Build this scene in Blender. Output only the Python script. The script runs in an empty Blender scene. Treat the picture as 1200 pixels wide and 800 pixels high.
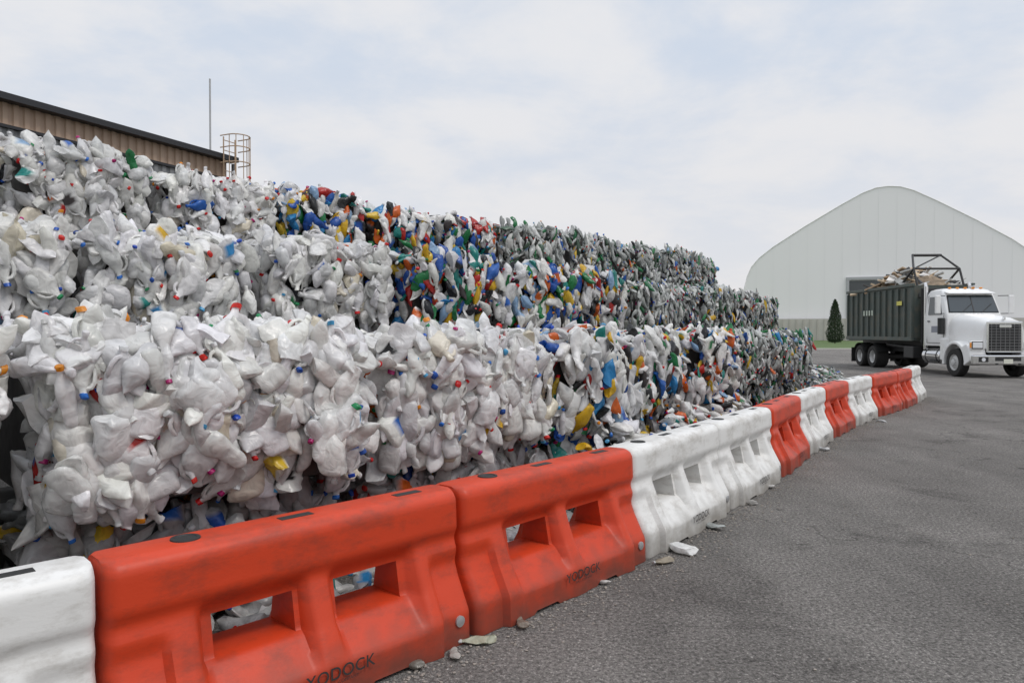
import bpy, bmesh, math, random
import numpy as np
from mathutils import Vector, Matrix
random.seed(7)
rng = np.random.default_rng(11)
S = bpy.context.scene
S.view_settings.view_transform = 'Standard'
S.view_settings.look = 'None'
S.view_settings.exposure = 0

# ------------------------------------------------------------------ materials
def nodes_of(m):
    m.use_nodes = True
    return m.node_tree.nodes, m.node_tree.links

def mat(name, col, rough=0.6, metal=0.0, var=0.0, vscale=4.0, bump=0.0, bscale=30.0, spec=0.5, dirt=None, dirtamt=0.0, dscale=3.0, stretch=(1,1,1)):
    m = bpy.data.materials.new(name)
    N, L = nodes_of(m)
    b = N['Principled BSDF']
    b.inputs['Roughness'].default_value = rough
    b.inputs['Metallic'].default_value = metal
    b.inputs['Specular IOR Level'].default_value = spec
    tc = N.new('ShaderNodeTexCoord')
    mp = N.new('ShaderNodeMapping'); mp.inputs['Scale'].default_value = stretch
    L.new(tc.outputs['Object'], mp.inputs['Vector'])
    vec = mp.outputs['Vector']
    n1 = N.new('ShaderNodeTexNoise'); n1.inputs['Scale'].default_value = vscale; n1.inputs['Detail'].default_value = 5
    L.new(vec, n1.inputs['Vector'])
    mx = N.new('ShaderNodeMix'); mx.data_type = 'RGBA'
    mx.inputs['A'].default_value = (*[c*(1-var) for c in col], 1)
    mx.inputs['B'].default_value = (*[min(1, c*(1+var)) for c in col], 1)
    L.new(n1.outputs['Fac'], mx.inputs['Factor'])
    out = mx.outputs['Result']
    if dirt is not None:
        n2 = N.new('ShaderNodeTexNoise'); n2.inputs['Scale'].default_value = dscale; n2.inputs['Detail'].default_value = 8
        n2.inputs['Roughness'].default_value = 0.72
        L.new(vec, n2.inputs['Vector'])
        r = N.new('ShaderNodeMapRange'); r.inputs['From Min'].default_value = 0.48; r.inputs['From Max'].default_value = 0.70
        r.inputs['To Max'].default_value = dirtamt
        L.new(n2.outputs['Fac'], r.inputs['Value'])
        m2 = N.new('ShaderNodeMix'); m2.data_type = 'RGBA'
        L.new(r.outputs['Result'], m2.inputs['Factor'])
        L.new(out, m2.inputs['A']); m2.inputs['B'].default_value = (*dirt, 1)
        out = m2.outputs['Result']
    L.new(out, b.inputs['Base Color'])
    if bump > 0:
        n3 = N.new('ShaderNodeTexNoise'); n3.inputs['Scale'].default_value = bscale; n3.inputs['Detail'].default_value = 4
        L.new(vec, n3.inputs['Vector'])
        bp = N.new('ShaderNodeBump'); bp.inputs['Strength'].default_value = bump; bp.inputs['Distance'].default_value = 0.02
        L.new(n3.outputs['Fac'], bp.inputs['Height']); L.new(bp.outputs['Normal'], b.inputs['Normal'])
    return m

def plastic_mat(name, trans, rough):
    m = bpy.data.materials.new(name)
    N, L = nodes_of(m)
    b = N['Principled BSDF']
    b.inputs['Roughness'].default_value = rough
    at = N.new('ShaderNodeAttribute'); at.attribute_name = 'Col'
    tc = N.new('ShaderNodeTexCoord')
    v = N.new('ShaderNodeTexNoise'); v.inputs['Scale'].default_value = 13; v.inputs['Detail'].default_value = 3; v.inputs['Distortion'].default_value = 1.0
    L.new(tc.outputs['Object'], v.inputs['Vector'])
    r = N.new('ShaderNodeMapRange'); r.inputs['From Min'].default_value = .33; r.inputs['From Max'].default_value = .55
    r.inputs['To Min'].default_value = 0.76; r.inputs['To Max'].default_value = 1.0
    L.new(v.outputs['Fac'], r.inputs['Value'])
    mu = N.new('ShaderNodeVectorMath'); mu.operation = 'SCALE'
    L.new(at.outputs['Color'], mu.inputs[0]); L.new(r.outputs['Result'], mu.inputs['Scale'])
    L.new(mu.outputs['Vector'], b.inputs['Base Color'])
    bp = N.new('ShaderNodeBump'); bp.inputs['Strength'].default_value = .36; bp.inputs['Distance'].default_value = .04
    L.new(v.outputs['Fac'], bp.inputs['Height']); L.new(bp.outputs['Normal'], b.inputs['Normal'])
    t = N.new('ShaderNodeBsdfTranslucent'); L.new(mu.outputs['Vector'], t.inputs['Color'])
    ms = N.new('ShaderNodeMixShader'); ms.inputs['Fac'].default_value = trans
    L.new(b.outputs['BSDF'], ms.inputs[1]); L.new(t.outputs['BSDF'], ms.inputs[2])
    L.new(ms.outputs['Shader'], N['Material Output'].inputs['Surface'])
    return m
M_plastic = plastic_mat('crushed_plastic', 0.30, 0.26)
M_core = mat('bale_core', (.09,.085,.08), .8, var=.6, vscale=14)  # dark colour stands in for the shade in gaps between bottles

M_orange = mat('barrier_orange', (.54,.046,.012), .45, var=.12, vscale=2.5, spec=.35, dirt=(.19,.036,.02), dirtamt=.7, dscale=3.4, bump=.04, bscale=50, stretch=(1,1,2.2))
M_white = mat('barrier_white', (.70,.69,.665), .45, var=.06, vscale=3, dirt=(.33,.30,.26), dirtamt=.7, dscale=3.4, bump=.04, bscale=50, stretch=(1,1,2.2))
M_black = mat('black_plastic', (.02,.02,.02), .6)
M_print = mat('print_black', (.03,.025,.025), .7)
M_steel = mat('galvanised_steel', (.42,.42,.42), .45, metal=.6, var=.2)

def add_foot_dirt(m, dark):
    N, L = m.node_tree.nodes, m.node_tree.links
    b = N['Principled BSDF']
    src = b.inputs['Base Color'].links[0].from_socket
    tc = N.new('ShaderNodeTexCoord'); sp = N.new('ShaderNodeSeparateXYZ'); L.new(tc.outputs['Object'], sp.inputs[0])
    n = N.new('ShaderNodeTexNoise'); n.inputs['Scale'].default_value = 7; n.inputs['Detail'].default_value = 7
    L.new(tc.outputs['Object'], n.inputs['Vector'])
    a = N.new('ShaderNodeMath'); a.operation = 'MULTIPLY_ADD'; L.new(n.outputs['Fac'], a.inputs[0]); a.inputs[1].default_value = -.34
    L.new(sp.outputs['Z'], a.inputs[2])
    r = N.new('ShaderNodeMapRange'); r.inputs['From Min'].default_value = -.16; r.inputs['From Max'].default_value = .08
    r.inputs['To Min'].default_value = .85; r.inputs['To Max'].default_value = 0
    L.new(a.outputs[0], r.inputs['Value'])
    x = N.new('ShaderNodeMix'); x.data_type = 'RGBA'; L.new(r.outputs['Result'], x.inputs['Factor']); L.new(src, x.inputs['A'])
    x.inputs['B'].default_value = (*dark, 1); L.new(x.outputs['Result'], b.inputs['Base Color'])
add_foot_dirt(M_orange, (.15,.05,.035)); add_foot_dirt(M_white, (.24,.22,.19))

# ------------------------------------------------------------------ mesh helpers
def link(o, parent=None):
    S.collection.objects.link(o)
    if parent is not None: o.parent = parent
    return o

def new_obj(name, verts, faces, m=None, parent=None, smooth=None):
    me = bpy.data.meshes.new(name)
    me.from_pydata([tuple(v) for v in verts], [], faces)
    me.validate(); me.update()
    bm = bmesh.new(); bm.from_mesh(me); bmesh.ops.recalc_face_normals(bm, faces=bm.faces); bm.to_mesh(me); bm.free()
    if smooth is not None:
        me.shade_smooth(); me.set_sharp_from_angle(angle=math.radians(smooth))
    if m: me.materials.append(m)
    return link(bpy.data.objects.new(name, me), parent)

def empty(name, loc=(0,0,0), rz=0):
    e = bpy.data.objects.new(name, None); e.location = loc; e.rotation_euler = (0,0,rz); e.empty_display_size = .3
    return link(e)

def box(name, c, s, m, parent=None, bevel=0.0, rot=None):
    x,y,z = [k/2 for k in s]
    v = [(-x,-y,-z),(x,-y,-z),(x,y,-z),(-x,y,-z),(-x,-y,z),(x,-y,z),(x,y,z),(-x,y,z)]
    f = [(0,3,2,1),(4,5,6,7),(0,1,5,4),(1,2,6,5),(2,3,7,6),(3,0,4,7)]
    me = bpy.data.meshes.new(name); me.from_pydata(v, [], f)
    bm = bmesh.new(); bm.from_mesh(me)
    if bevel > 0:
        bmesh.ops.bevel(bm, geom=list(bm.edges), offset=min(bevel, min(s)*.45), segments=2, affect='EDGES', profile=.5)
    bm.to_mesh(me); bm.free()
    me.materials.append(m)
    o = bpy.data.objects.new(name, me); o.location = c
    if rot: o.rotation_euler = rot
    return link(o, parent)

def tube(name, a, b, r, m, parent=None, n=10):
    a, b = Vector(a), Vector(b); d = b-a
    q = d.to_track_quat('Z','Y')
    v=[];f=[]
    for k,p in enumerate((a,b)):
        for i in range(n):
            t = 2*math.pi*i/n
            v.append(p + q @ Vector((r*math.cos(t), r*math.sin(t), 0)))
    for i in range(n): f.append((i,(i+1)%n,n+(i+1)%n,n+i))
    f.append(tuple(range(n))[::-1]); f.append(tuple(range(n,2*n)))
    return new_obj(name, v, f, m, parent, smooth=40)

def lathe_y(name, prof, c, m, parent=None, n=32):
    v=[];f=[]
    for (r,y) in prof:
        for i in range(n):
            t=2*math.pi*i/n
            v.append((c[0]+r*math.cos(t), c[1]+y, c[2]+r*math.sin(t)))
    for k in range(len(prof)-1):
        for i in range(n):
            f.append((k*n+i, k*n+(i+1)%n, (k+1)*n+(i+1)%n, (k+1)*n+i))
    return new_obj(name, v, f, m, parent, smooth=35)

def loft(name, secs, m, parent=None, smooth=40):
    n=len(secs[0]); v=[p for s in secs for p in s]; f=[]
    for k in range(len(secs)-1):
        for i in range(n):
            f.append((k*n+i,k*n+(i+1)%n,(k+1)*n+(i+1)%n,(k+1)*n+i))
    f.append(tuple(range(n))); f.append(tuple(range((len(secs)-1)*n,len(secs)*n))[::-1])
    return new_obj(name, v, f, m, parent, smooth)

# ------------------------------------------------------------------ crushed bottle templates
def make_template(kind, nr, na, r, handle=False):
    t = np.linspace(0,1,nr)
    if kind == 'jug':
        Lg=.29; w=np.where(t<.55,.074,np.interp(t,[.55,.86,.9,1],[.074,.022,.017,.017])); w[0]=.002; w[1]=.060; thick=r.uniform(.5,.85); e=.7
    elif kind == 'bottle':
        Lg=.27; w=np.where(t<.62,.048,np.interp(t,[.62,.85,.9,1],[.048,.02,.015,.015])); w[0]=.002; w[1]=.042; thick=r.uniform(.45,.9); e=1
    else:
        Lg=.36; w=.066*np.clip(np.sin(np.pi*t),0,1)**.7*(1+.25*np.sin(t*9+r.uniform(0,6)))+.002; thick=r.uniform(.45,.8); e=.9
    a = np.linspace(0,2*np.pi,na,endpoint=False)
    c,s = np.cos(a),np.sin(a)
    cx=np.sign(c)*np.abs(c)**e; sx=np.sign(s)*np.abs(s)**e
    P = np.stack([w[:,None]*cx[None], w[:,None]*sx[None], np.repeat((t*Lg-Lg/2)[:,None],na,1)],-1).reshape(-1,3)
    T = np.repeat(t,na)
    soft=np.clip(1-(T-.7)/.2,0.10,1) if kind!='bag' else np.ones_like(T)
    A0=.088 if kind!='bag' else .12
    for k in range(7):
        kv=r.normal(size=3)*np.array([1,1,.8]); kv/=np.linalg.norm(kv); dv=r.normal(size=3); dv/=np.linalg.norm(dv)
        fr=r.uniform(7,30); ph=r.uniform(0,6.28)
        x=(P@kv)*fr+ph; tri=np.abs((x%2)-1)-.5
        amp=A0/fr*soft*r.uniform(.7,1.4)
        P = P + dv*(tri*amp)[:,None]
    for k in range(4):
        n=r.normal(size=3)*np.array([1,1,.5]); n/=np.linalg.norm(n)
        d=P@n; ext=d.max(); thr=ext*r.uniform(.4,.85)
        ov=np.clip(d-thr,0,None); P=P-n*(ov*1.2*np.where(T>.8,.15,1))[:,None]
    P[:,1]*=thick
    bd=r.uniform(-1.6,1.6); bd2=r.uniform(-1.2,1.2)
    tw=r.uniform(-3,3)
    idx=np.arange(nr*na).reshape(nr,na)
    q=np.stack([idx[:-1],np.roll(idx[:-1],-1,1),np.roll(idx[1:],-1,1),idx[1:]],-1).reshape(-1,4)
    label=((T>.15)&(T<.48)).astype(float)
    part=np.zeros(len(P))
    if handle and kind=='jug':
        path=np.array([[.012,0,.108],[.042,0,.102],[.062,0,.078],[.070,0,.040],[.064,0,.000]])
        hn=6; ah=np.linspace(0,2*np.pi,hn,endpoint=False)
        H=[]
        for i,pp in enumerate(path):
            tg=path[min(i+1,len(path)-1)]-path[max(i-1,0)]; tg/=np.linalg.norm(tg); sd_=np.array([tg[2],0,-tg[0]])
            H.append(pp+.011*(np.cos(ah)[:,None]*sd_+np.sin(ah)[:,None]*np.array([0,1,0])))
        H=np.concatenate(H); hi=np.arange(len(H)).reshape(-1,hn)+len(P)
        hq=np.stack([hi[:-1],np.roll(hi[:-1],-1,1),np.roll(hi[1:],-1,1),hi[1:]],-1).reshape(-1,4)
        P=np.concatenate([P,H]);q=np.concatenate([q,hq]);part=np.concatenate([part,np.zeros(len(H))]);label=np.concatenate([label,np.zeros(len(H))])
    if kind!='bag':
        cc=P[idx[-1]].mean(0); ncap=8; ac=np.linspace(0,2*np.pi,ncap,endpoint=False)
        rr=.020 if kind=='jug' else .017
        rings=[]
        for (q_r,q_z) in ((rr,-.012),(rr,.008),(rr*.75,.011),(.0005,.011)):
            rings.append(np.stack([cc[0]+q_r*np.cos(ac),cc[1]+q_r*np.sin(ac),np.full(ncap,cc[2]+q_z)],-1))
        C=np.concatenate(rings); ci=np.arange(4*ncap).reshape(4,ncap)+len(P)
        cq=np.stack([ci[:-1],np.roll(ci[:-1],-1,1),np.roll(ci[1:],-1,1),ci[1:]],-1).reshape(-1,4)
        P=np.concatenate([P,C]); q=np.concatenate([q,cq]); part=np.concatenate([part,np.ones(len(C))]); label=np.concatenate([label,np.zeros(len(C))])
    ct,st=np.cos(tw*P[:,2]),np.sin(tw*P[:,2])
    P=np.stack([P[:,0]*ct-P[:,1]*st,P[:,0]*st+P[:,1]*ct,P[:,2]],-1)
    P[:,1]+=bd*P[:,2]**2*1.2; P[:,0]+=bd2*P[:,2]**2
    return P.astype(np.float32), q, part, label

def template_set(nr,na,seed,handle=False):
    r=np.random.default_rng(seed)
    kinds=['jug']*14+['bottle']*8+['bag']*8
    return [(k,)+make_template(k,nr,na,r,handle) for k in kinds]
TH=template_set(20,18,1,True); TM=template_set(12,12,2,True); TL=template_set(8,8,3)

CAPS=[(.70,.02,.02),(.70,.02,.02),(.70,.03,.02),(.03,.1,.55),(.03,.12,.5),(.04,.2,.65),(.1,.42,.7),(.8,.3,.02),(.75,.75,.75),(.75,.75,.75),(.75,.75,.75),(.02,.28,.1),(.5,.02,.18)]
BRIGHT=[(.02,.10,.42),(.03,.14,.50),(.04,.28,.60),(.74,.45,.02),(.80,.55,.05),(.70,.14,.02),(.50,.025,.02),(.02,.22,.07),(.02,.26,.23),(.02,.02,.025),(.02,.02,.02),(.30,.46,.66),(.06,.05,.05)]
GREENS=[(.03,.20,.08),(.05,.28,.1),(.12,.20,.14),(.07,.12,.08),(.02,.03,.03)]
def item_color(pal,r):
    u=r.random()
    def white():
        v=r.uniform(.72,.95); return np.array([v, v*r.uniform(.975,1), v*r.uniform(.93,1)])
    def grey():
        v=r.uniform(.35,.72); return np.array([v*.97, v, v*.96])
    if pal=='w':
        if u<.965: c=white()
        elif u<.988: c=white()*np.array([.95,.88,.74])
        else: c=np.array(BRIGHT[r.integers(len(BRIGHT))])
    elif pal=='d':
        c=white()*r.uniform(.45,.75) if u<.95 else np.array(BRIGHT[r.integers(len(BRIGHT))])  # whites dimmed: shade of the recessed bottom layer put into the colour
    elif pal=='wc':
        c = white() if u<.70 else np.array(BRIGHT[r.integers(len(BRIGHT))])
    elif pal=='c':
        c = white() if u<.46 else np.array(BRIGHT[r.integers(len(BRIGHT))])
    else:
        if u<.62: c=grey()
        elif u<.79: c=white()*.95
        elif u<.94: c=np.array(GREENS[r.integers(len(GREENS))])
        else: c=np.array(BRIGHT[r.integers(len(BRIGHT))])
    return c

def norm(a): return a/np.maximum(np.linalg.norm(a,axis=-1,keepdims=True),1e-9)

def build_items(P, Nrm, Dn, pal, T, r, scale=1.0, bias=0.45, tilt=.30, bright=1.0):
    n=len(P); V=[];Q=[];C=[];off=0
    nn=norm(Nrm+r.normal(size=(n,3))*tilt)
    z=norm(Dn+r.normal(size=(n,3))*bias); z=norm(z-nn*np.sum(z*nn,1,keepdims=True))
    x=np.cross(nn,z)
    for i in range(n):
        u=r.random()
        if pal=='g': k=r.integers(14,22) if u<.72 else r.integers(22,30)
        elif pal in 'wd': k=r.integers(0,14) if u<.72 else (r.integers(14,22) if u<.80 else r.integers(22,30))
        else: k=r.integers(0,14) if u<.42 else (r.integers(14,22) if u<.74 else r.integers(22,30))
        kind,p,q,part,lab=T[k]
        s=scale*r.uniform(.78,1.18)*(1.06 if pal!='g' else .90)
        sx=s*r.uniform(.8,1.2)*(1 if r.random()<.5 else -1)
        R=np.stack([x[i]*sx,nn[i]*s,z[i]*s])
        v=p@R+P[i]
        c=item_color(pal,r)*bright; cc=np.tile(c,(len(v),1))
        cap=np.array(CAPS[r.integers(len(CAPS))]) if r.random()<.78 else c
        cc[part>.5]=cap
        if kind!='bag' and r.random()<(.06 if pal=='w' else .14):
            b=np.array(BRIGHT[r.integers(len(BRIGHT))])
            msk=(lab>.5)&(p[:,0]>-.015); cc[msk]=b
        V.append(v);Q.append(q+off);C.append(cc);off+=len(v)
    return V,Q,C,off

def mesh_from(name,V,Q,C,mats,matidx=None):
    V=np.concatenate(V).astype(np.float32);Q=np.concatenate(Q).astype(np.int32);C=np.concatenate(C).astype(np.float32)
    me=bpy.data.meshes.new(name)
    me.vertices.add(len(V)); me.vertices.foreach_set('co',V.ravel())
    me.loops.add(Q.size); me.loops.foreach_set('vertex_index',Q.ravel())
    me.polygons.add(len(Q)); me.polygons.foreach_set('loop_start',np.arange(0,Q.size,4,dtype=np.int32))
    me.update(calc_edges=True)
    at=me.color_attributes.new('Col','FLOAT_COLOR','POINT')
    at.data.foreach_set('color',np.concatenate([C,np.ones((len(C),1),np.float32)],1).ravel())
    me.shade_smooth(); me.set_sharp_from_angle(angle=math.radians(55))
    for m in mats: me.materials.append(m)
    if matidx is not None: me.polygons.foreach_set('material_index',np.array(matidx,dtype=np.int32))
    return me

def make_bale(p0,p1,z0,z1,depth,pal,T,dens,endface=False,seed=0,backdens=0,out=0.0,yaw=0.0):
    r=np.random.default_rng(seed)
    p0=np.array([*p0,0.]);p1=np.array([*p1,0.]); d=p1-p0; L=np.linalg.norm(d); e=d/L
    n=np.array([e[1],-e[0],0.]); up=np.array([0,0,1.]); H=z1-z0
    p0=p0+n*(out-yaw); p1=p1+n*(out+yaw)
    d=p1-p0; L=np.linalg.norm(d); e=d/L; n=np.array([e[1],-e[0],0.])
    ph=r.uniform(0,3); per=r.uniform(.30,.42)
    amp=.09 if pal!='g' else .04
    f1,f2=r.uniform(1.5,3),r.uniform(1.5,3)
    G=.08
    def surf(s,h):
        q=2*h/H-1; w=np.abs(2*s/L-1)
        b=-.44*w**10-.30*np.where(q<0,np.abs(q)**3.5,0)-.10*np.where(q>0,np.abs(q)**7,0)+amp*np.abs(np.sin(np.pi*s/per+ph+.4*np.sin(h*4)))-.5*amp
        return b+.04*np.sin(f1*s*3+h*2+ph)+.025*np.sin(f2*h*4+s*3)
    Ps=[];Ns=[];Ds=[]
    m=int(L*H*dens)
    s=r.uniform(G+.03,L-G-.03,m);h=r.uniform(0.05,H-.03,m)
    o=surf(s,h)-.05+r.normal(size=m)*.022
    Ps.append(p0+e*s[:,None]+up*(z0+h)[:,None]+n*o[:,None]);
    q=2*h/H-1
    Ns.append(n+up*(np.sign(q)*np.abs(q)**4)[:,None]*.8+e*(np.clip((2*s/L-1),-1,1)**9)[:,None]*1.6)
    fl=np.where(r.random(m)<.62,-1,1)
    Ds.append(up*fl[:,None]+n*.15)
    dep=min(depth,.9)
    m=int(L*dep*dens*.7)
    s=r.uniform(G+.03,L-G-.03,m);w=np.abs(r.uniform(0,1,m))**1.2*dep
    zz=z1-.06+.035*np.sin(s*5+ph)-.32*np.abs(2*s/L-1)**10-.10*np.exp(-w/.10)+r.normal(size=m)*.016
    Ps.append(p0+e*s[:,None]-n*(w+.08)[:,None]+up*zz[:,None]); Ns.append(np.tile(up,(m,1))+n*(np.exp(-w/.15))[:,None]*.8)
    a=r.uniform(0,6.28,m); Ds.append(e*np.cos(a)[:,None]+n*np.sin(a)[:,None])
    if depth>1.0 and backdens:
        m=int(L*(depth-1)*backdens)
        s=r.uniform(0,L,m);w=r.uniform(.9,depth,m)
        Ps.append(p0+e*s[:,None]-n*w[:,None]+up*(z1-.07+r.normal(size=m)*.02)[:,None]);Ns.append(np.tile(up,(m,1)))
        a=r.uniform(0,6.28,m); Ds.append(e*np.cos(a)[:,None]+n*np.sin(a)[:,None])
    for side in (0,1):
        full=endface and side==1
        dd=depth if full else .55
        m=int(dd*H*dens*(.6))
        w=r.uniform(.25,dd,m);h=r.uniform(.03,H-.10,m)
        pos=(p1 if side else p0)+e*((-1 if side else 1)*(.16+r.normal(size=m)*.02))[:,None]-n*w[:,None]+up*(z0+h)[:,None]
        Ps.append(pos);Ns.append(np.tile(e if side else -e,(m,1)))
        Ds.append(np.tile(-up,(m,1)))
    P=np.concatenate(Ps);Nn=np.concatenate(Ns);D=np.concatenate(Ds)
    V,Q,C,off=build_items(P,Nn,D,pal,T,r,bright=r.uniform(.88,1.0))
    nq=sum(len(q) for q in Q)
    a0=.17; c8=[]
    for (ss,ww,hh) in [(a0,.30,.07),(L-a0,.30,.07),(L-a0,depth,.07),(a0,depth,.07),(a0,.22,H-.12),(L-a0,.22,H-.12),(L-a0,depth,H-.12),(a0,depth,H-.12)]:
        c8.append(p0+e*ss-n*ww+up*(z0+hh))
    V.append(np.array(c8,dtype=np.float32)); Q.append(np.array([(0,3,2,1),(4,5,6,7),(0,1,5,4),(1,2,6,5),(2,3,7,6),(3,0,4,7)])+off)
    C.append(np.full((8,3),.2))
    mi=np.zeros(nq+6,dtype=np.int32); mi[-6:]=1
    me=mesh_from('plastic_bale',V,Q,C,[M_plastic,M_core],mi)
    return link(bpy.data.objects.new('plastic_bale',me))

front=[(-3.6,1.8),(-2.23,3.24),(-.865,4.69),(.47,6.1),(1.45,7.6),(2.35,9.0),(3.35,10.7),(4.4,12.2),(5.4,13.6),(6.35,14.9)]
fp=['w','w','w','wc','wc','wc','g','g','g']
outs=[.02,.10,-.02,.02,-.08,.06,-.05,.05,-.05]
yaws=[0,.03,-.04,.03,-.05,.05,-.03,.03,0]
sd=100
for i in range(len(fp)):
    T=TH if i<4 else (TM if i<6 else TL)
    dn=[105,135,130,112,98,92,105,95,95][i]
    z=1.70+[.0,.03,-.02,.0,-.06,.02,.03,-.03,.0][i]
    make_bale(front[i],front[i+1],.72,z,2.3,fp[i],T,dn,endface=(i==8),seed=sd,backdens=30,out=outs[i],yaw=yaws[i]); sd+=1
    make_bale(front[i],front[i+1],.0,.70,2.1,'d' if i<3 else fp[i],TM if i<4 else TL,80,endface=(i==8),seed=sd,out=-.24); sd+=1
mid=[(-6.0,3.6),(-4.6,4.7),(-3.4,5.65),(-2.25,6.65),(-1.1,7.75),(0.05,9.1),(.95,10.35),(2.0,11.9),(3.0,13.4),(4.1,14.9),(5.1,16.1),(6.1,17.3),(7.1,18.6)]
mp_=['w']*4+['c']*3+['g']*5
for i in range(len(mp_)):
    T=TM if i<6 else TL
    make_bale(mid[i],mid[i+1],1.64,2.64+random.uniform(-.09,.07),2.2,mp_[i],T,105 if i<7 else 95,endface=(i==len(mp_)-1),seed=sd,backdens=20,out=random.uniform(-.14,.14),yaw=random.uniform(-.06,.06)); sd+=1
top=[(-7.7,4.1),(-6.4,5.5),(-5,7),(-4,8.1),(-2.96,9.2),(-2.0,10.15),(-1.1,11.05),(-.14,12),(1.0,13.35),(2.2,14.75),(3.5,16.3),(4.6,17.7),(5.7,19.2)]
tp=['w']*4+['c']*3+['g']*5
for i in range(len(tp)):
    T=TM if i<5 else TL
    make_bale(top[i],top[i+1],2.58,3.59+random.uniform(-.10,.08),1.8,tp[i],T,100 if i<7 else 85,endface=(i==len(tp)-1),seed=sd,backdens=15,out=random.uniform(-.14,.14),yaw=random.uniform(-.06,.06)); sd+=1
for (row,layers) in ((mid,[(0,.85),(.85,1.7)]),(top,[(0,.9),(.9,1.75),(1.75,2.62)])):
    for k in range(len(row)-4,len(row)-1):
        for (a,b) in layers:
            make_bale(row[k],row[k+1],a,b,1.8,'g',TL,45,endface=(k==len(row)-2),seed=sd); sd+=1

def spill(name,path,n,wid,hfun,pal,T,seed,scale=.9):
    r=np.random.default_rng(seed)
    pts=np.array([(*p,0) for p in path],float); seg=np.linalg.norm(np.diff(pts,axis=0),axis=1); cum=np.r_[0,np.cumsum(seg)]
    t=r.uniform(0,cum[-1],n); k=np.clip(np.searchsorted(cum,t)-1,0,len(seg)-1); u=(t-cum[k])/seg[k]
    base=pts[k]*(1-u[:,None])+pts[k+1]*u[:,None]; e=(pts[k+1]-pts[k])/seg[k][:,None]; nn=np.stack([e[:,1],-e[:,0],0*t],1)
    w=r.uniform(0,1,n)
    P=base+nn*(w*wid)[:,None]; P[:,2]=hfun(w,t/cum[-1])*r.uniform(.5,1,n)+.04
    a=r.uniform(0,6.28,n)
    V,Q,C,off=build_items(P,np.tile([0,0,1.],(n,1))+nn*.4,np.stack([np.cos(a),np.sin(a),0*a],1),pal,T,r,scale=scale)
    return link(bpy.data.objects.new(name,mesh_from(name,V,Q,C,[M_plastic])))
spill('loose_plastic_pile',front[3:7],560,.38,lambda w,t:(.95*(1-w)**.6*(.65+.35*np.sin(t*9)**2)),'wc',TM,501)
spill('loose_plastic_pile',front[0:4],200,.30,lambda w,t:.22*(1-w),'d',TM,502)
spill('mixed_debris_pile',[(5.9,16.4),(7.3,18.9),(8.8,21.4)],700,1.3,lambda w,t:(.95*np.sin(np.pi*np.clip(w,.02,.98))*(1-.4*t)),'g',TL,503)

# ------------------------------------------------------------------ barriers
LB=1.80
def barrier_mesh(name,m):
    us=sorted(set(list(np.round(np.linspace(0,LB,73),4))+[.42,.80,1.02,1.40]))
    vs=sorted(set(list(np.round(np.linspace(0,.81,37),4))+[.31,.49]+[.795,.803,.807]))
    def ss(a,b,x):
        t=min(1,max(0,(x-a)/(b-a))); return t*t*(3-2*t)
    def D(u,v):
        bt=np.interp(v,[0,.17,.20,.34,.48,.535,.565,.60,.76,.785,.80,.81],[.30,.295,.278,.205,.150,.128,.130]+[.150,.144,.130,.112,.085])
        rc=np.interp(v,[0,.155,.175,.24,.295,.315,.49,.52,.56,.60,.76,.785,.80,.81],[.288,.283,.262,.20,.150,.118,.085,.09,.125]+[.150,.144,.130,.112,.085])
        f=max(ss(.33,.38,u)*(1-ss(.82,.86,u)), ss(.96,1.0,u)*(1-ss(1.44,1.49,u)))
        d=bt*(1-f)+rc*f
        if v<.50:
            k=ss(1.56,1.585,u)*(1-ss(.40,.50,v)); d-=.045*k
            k=(1-ss(.20,.225,u))*(1-ss(.40,.50,v)); d-=.04*k
        ed=min(u,LB-u)
        if ed<.045: d-= .04*(1-math.sqrt(max(0,1-(1-ed/.045)**2)))
        return max(d,.03)
    nu,nv=len(us),len(vs)
    V=[]
    for sgn in (-1,1):
        for u in us:
            for v in vs:
                zz=v
                if v<.001 and ((.46<u<.70) or (1.1<u<1.34)): zz=.02
                V.append((u-LB/2, sgn*D(u,v), zz))
    def I(s,i,j): return s*nu*nv+i*nv+j
    def hole(i,j):
        cu=(us[i]+us[i+1])/2; cv=(vs[j]+vs[j+1])/2
        return ((.42<cu<.80) or (1.02<cu<1.40)) and .31<cv<.49
    F=[];cells=set((i,j) for i in range(nu-1) for j in range(nv-1) if not hole(i,j))
    for (i,j) in cells:
        F.append((I(0,i,j),I(0,i+1,j),I(0,i+1,j+1),I(0,i,j+1)))
        F.append((I(1,i,j),I(1,i,j+1),I(1,i+1,j+1),I(1,i+1,j)))
        for (di,dj,a,b) in ((-1,0,(i,j),(i,j+1)),(1,0,(i+1,j),(i+1,j+1)),(0,-1,(i,j),(i+1,j)),(0,1,(i,j+1),(i+1,j+1))):
            if (i+di,j+dj) not in cells:
                F.append((I(0,*a),I(0,*b),I(1,*b),I(1,*a)))
    me=bpy.data.meshes.new(name); me.from_pydata(V,[],F); me.update()
    bm=bmesh.new();bm.from_mesh(me);bmesh.ops.remove_doubles(bm,verts=bm.verts,dist=1e-5);bmesh.ops.recalc_face_normals(bm,faces=bm.faces);bm.to_mesh(me);bm.free()
    me.shade_smooth();me.set_sharp_from_angle(angle=math.radians(50));me.materials.append(m)
    return me
MB={'o':barrier_mesh('barrier_body_orange',M_orange),'w':barrier_mesh('barrier_body_white',M_white)}
J=[(-4.25,.25),(-2.95,1.52),(-1.66,2.80),(-0.38,4.12),(0.82,5.47),(1.86,6.92),(2.94,8.44),(3.88,9.98),(4.90,11.5),(5.96,12.98),(7.10,14.4),(8.33,15.75),(9.45,17.2),(10.52,18.7)]
cols=['w','w','o','o','w','w','o','w','o','w','o','o','w']
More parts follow.
